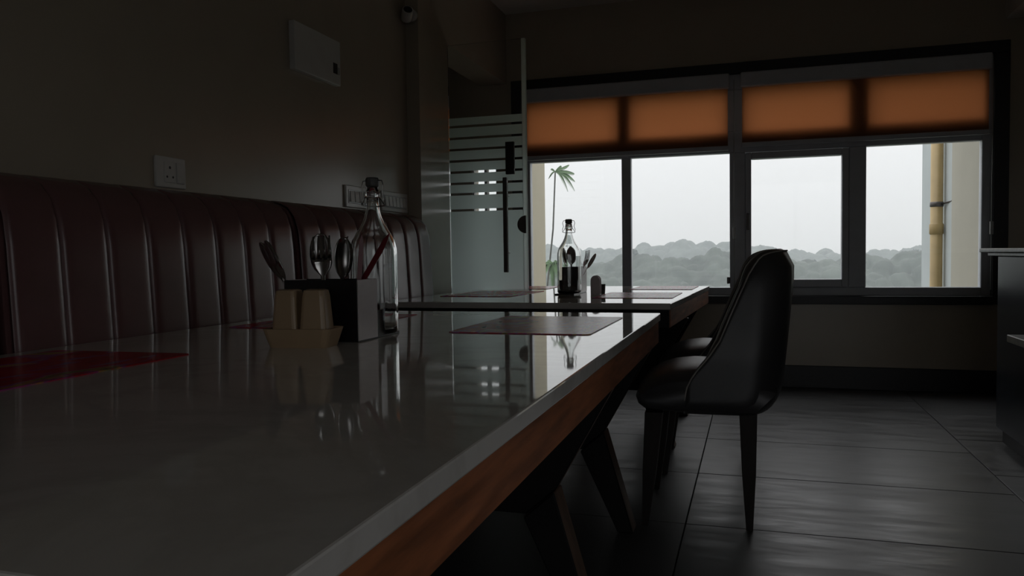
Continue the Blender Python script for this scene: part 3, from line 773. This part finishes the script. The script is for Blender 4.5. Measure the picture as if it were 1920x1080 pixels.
# ------------------------------------------------------------------ shakers on the tray
t = thing('shaker_tray', 'beige tray holding two beige shakers on the foreground table', 'tray', (-1.062, 1.665, T), math.radians(6))
bm = bmesh.new()
def ring(hx, hy, z, r_): 
    P_ = []
    for cx, cy_, a0 in ((hx - r_, hy - r_, 0), (-hx + r_, hy - r_, 90), (-hx + r_, -hy + r_, 180), (hx - r_, -hy + r_, 270)):
        for k in range(4): a_ = math.radians(a0 + k * 30); P_.append((cx + r_ * math.cos(a_), cy_ + r_ * math.sin(a_), z))
    return P_
def loft(bm, rings, cap0=True, cap1=True):
    V = [[bm.verts.new(p) for p in r] for r in rings]; n_ = len(V[0])
    for a_, b_ in zip(V, V[1:]):
        for i in range(n_): bm.faces.new((a_[i], a_[(i + 1) % n_], b_[(i + 1) % n_], b_[i]))
    if cap0: bm.faces.new(V[0][::-1])
    if cap1: bm.faces.new(V[-1])
    bmesh.ops.recalc_face_normals(bm, faces=bm.faces)
loft(bm, [ring(.074, .040, 0, .012), ring(.080, .045, .018, .014), ring(.089, .050, .046, .016), ring(.086, .047, .0465, .014), ring(.078, .041, .012, .012)])
obj('tray_body', bm, 'beige', t)
def shaker(x, y, label, rz):
    t = thing('shaker', label, 'shaker', (x, y, T + .0125), rz, 'beige salt and pepper shakers')
    bm = bmesh.new(); loft(bm, [ring(.033, .034, 0, .010), ring(.0335, .034, .03, .010), ring(.0275, .028, .112, .009), ring(.025, .025, .126, .009), ring(.020, .018, .1285, .008)])
    obj('body', bm, 'beige', t)
    bm = bmesh.new()
    for k in range(5): add_lathe(bm, [(0, .1290), (.0014, .1289), (.0014, .1282)], 6, centre=(.007 * math.cos(k * 1.257), .007 * math.sin(k * 1.257)))
    obj('shaker_holes', bm, 'black', t)
shaker(-1.097, 1.660, 'left beige shaker in the tray beside the black caddy', math.radians(4))
shaker(-1.026, 1.668, 'right beige shaker in the tray beside the black caddy', math.radians(10))
# napkin holder and small pot on the window table
t = thing('napkin_holder', 'small round topped grey metal napkin holder right of the far bottle', 'holder', (-.793, 4.0, T))
pts = [(-.025, 0), (.025, 0)] + [(.025 * math.cos(a_), .075 + .027 * math.sin(a_)) for a_ in np.linspace(0, PI, 13)]
obj('plate', prism(pts, 'y', -.002, .002, .0008, 1), 'caddy_side', t); obj('plate', prism(pts, 'y', .034, .038, .0008, 1), 'caddy_side', t)
obj('base', bx(-.025, .025, .002, .034, 0, .004, .001, 1), 'caddy_side', t)
t = thing('toothpick_pot', 'tiny dark pot beside the round topped holder', 'pot', (-.783, 4.16, T))
obj('pot_body', lathe([(0, .002), (.011, 0), (.012, .004), (.0145, .050), (.013, .050), (.011, .006), (0, .006)], 20), 'rubber', t, True)

# ------------------------------------------------------------------ wall fittings
def plate(name, label, cat, y0, y1, z0, z1, group=None):
    t = thing(name, label, cat, (XL, (y0 + y1) / 2, (z0 + z1) / 2), 0, group)
    w, h_ = (y1 - y0) / 2, (z1 - z0) / 2
    obj('cover_plate', bx(0.0, .012, -w, w, -h_, h_, .004, 3), 'white_plastic', t); return t, w, h_
t, w, h_ = plate('wall_socket', 'white three pin wall socket with one switch above the middle bench', 'socket', 2.142, 2.285, 1.225, 1.331)
obj('socket_face', bx(.0115, .015, -.036, .018, -.036, .036, .002, 1), 'white_plastic', t)
for yy, zz, r_ in ((-.010, .016, .0052), (-.024, -.016, .0042), (.004, -.016, .0042)):
    obj('pin_hole', tube([(.0148, yy, zz), (.0153, yy, zz)], r_, 12), 'black', t)
obj('rocker_switch', prism([(.0115, -.036), (.0115, .036), (.015, .036), (.020, -.036)], 'y', .024, .056, .001, 1), 'white_plastic', t)
def switches(y0, y1, z0, z1, n_, label):
    t, w, h_ = plate('switch_plate', label, 'switch', y0, y1, z0, z1, 'white switch plates behind the bottle')
    L = 2 * w - .06
    obj('module_frame', bx(.0115, .0145, -L / 2 - .008, L / 2 + .008, -h_ * .62, h_ * .62, .0015, 1), 'grey_plastic', t)
    for k in range(n_):
        yc = -L / 2 + L * (k + .5) / n_
        s = obj('rocker_switch', prism([(.0142, -h_ * .5), (.0142, h_ * .5), (.0165, h_ * .5), (.0215, -h_ * .5)], 'y', yc - L / n_ * .42, yc + L / n_ * .42, .001, 1), 'white_plastic', t)
switches(3.415, 3.665, 1.225, 1.335, 4, 'white switch plate left of the bottle neck, above the far bench')
switches(3.80, 4.125, 1.225, 1.335, 6, 'white switch plate right of the bottle neck, next to the pier')
t = thing('distribution_box', 'flat white electrical distribution box high on the left wall', 'box', (XL, 3.163, 1.905))
obj('enclosure', bx(0, .03, -.195, .195, -.105, .105, .003, 2), 'white_plastic', t)
obj('breaker_window', bx(.029, .0305, .125, .165, -.055, -.005), 'black', t)
obj('latch', bx(.029, .033, .168, .182, -.055, -.02, .001, 1), 'grey_plastic', t)
t = thing('security_camera', 'small white security camera high on the pier corner', 'camera', (XP + .0, 4.17, 2.335))
obj('mount', tube([(-.035, -.001, .03), (-.035, -.03, .03)], .035, 20), 'white_plastic', t, True)
hs = obj('housing', lathe([(0, 0), (.026, .0), (.032, .006), (.032, .075), (.030, .078), (0, .078)], 24), 'white_plastic', t, True)
hs.location = (-.055, -.045, .0); hs.rotation_euler = (math.radians(62), 0, math.radians(35))
ln = obj('lens', lathe([(0, .0795), (.022, .0795), (.025, .0782), (.025, .076)], 24), 'black', hs, True)

# ------------------------------------------------------------------ counter
t = thing('service_counter', 'dark laminate counter with pale double stone top at the right border', 'counter', (0, 0, 0))
obj('cabinet_body', bx(1.172, 1.95, 1.2, 4.44, .07, .936, .004, 1), 'counter', t)
obj('kick_plate', bx(1.195, 1.93, 1.25, 4.41, 0, .07), 'black', t)
obj('counter_slab', bx(1.103, 2.0, 1.1, 4.50, .955, .975, .004, 2), 'counter_top', t)
obj('counter_slab', bx(1.134, 1.97, 1.15, 4.47, .9365, .9545, .004, 2), 'counter_top', t)
obj('side_ledge', bx(1.10, 1.1715, 1.3, 4.02, .548, .582, .003, 1), 'ledge', t)['label'] = 'grey brown ledge board'
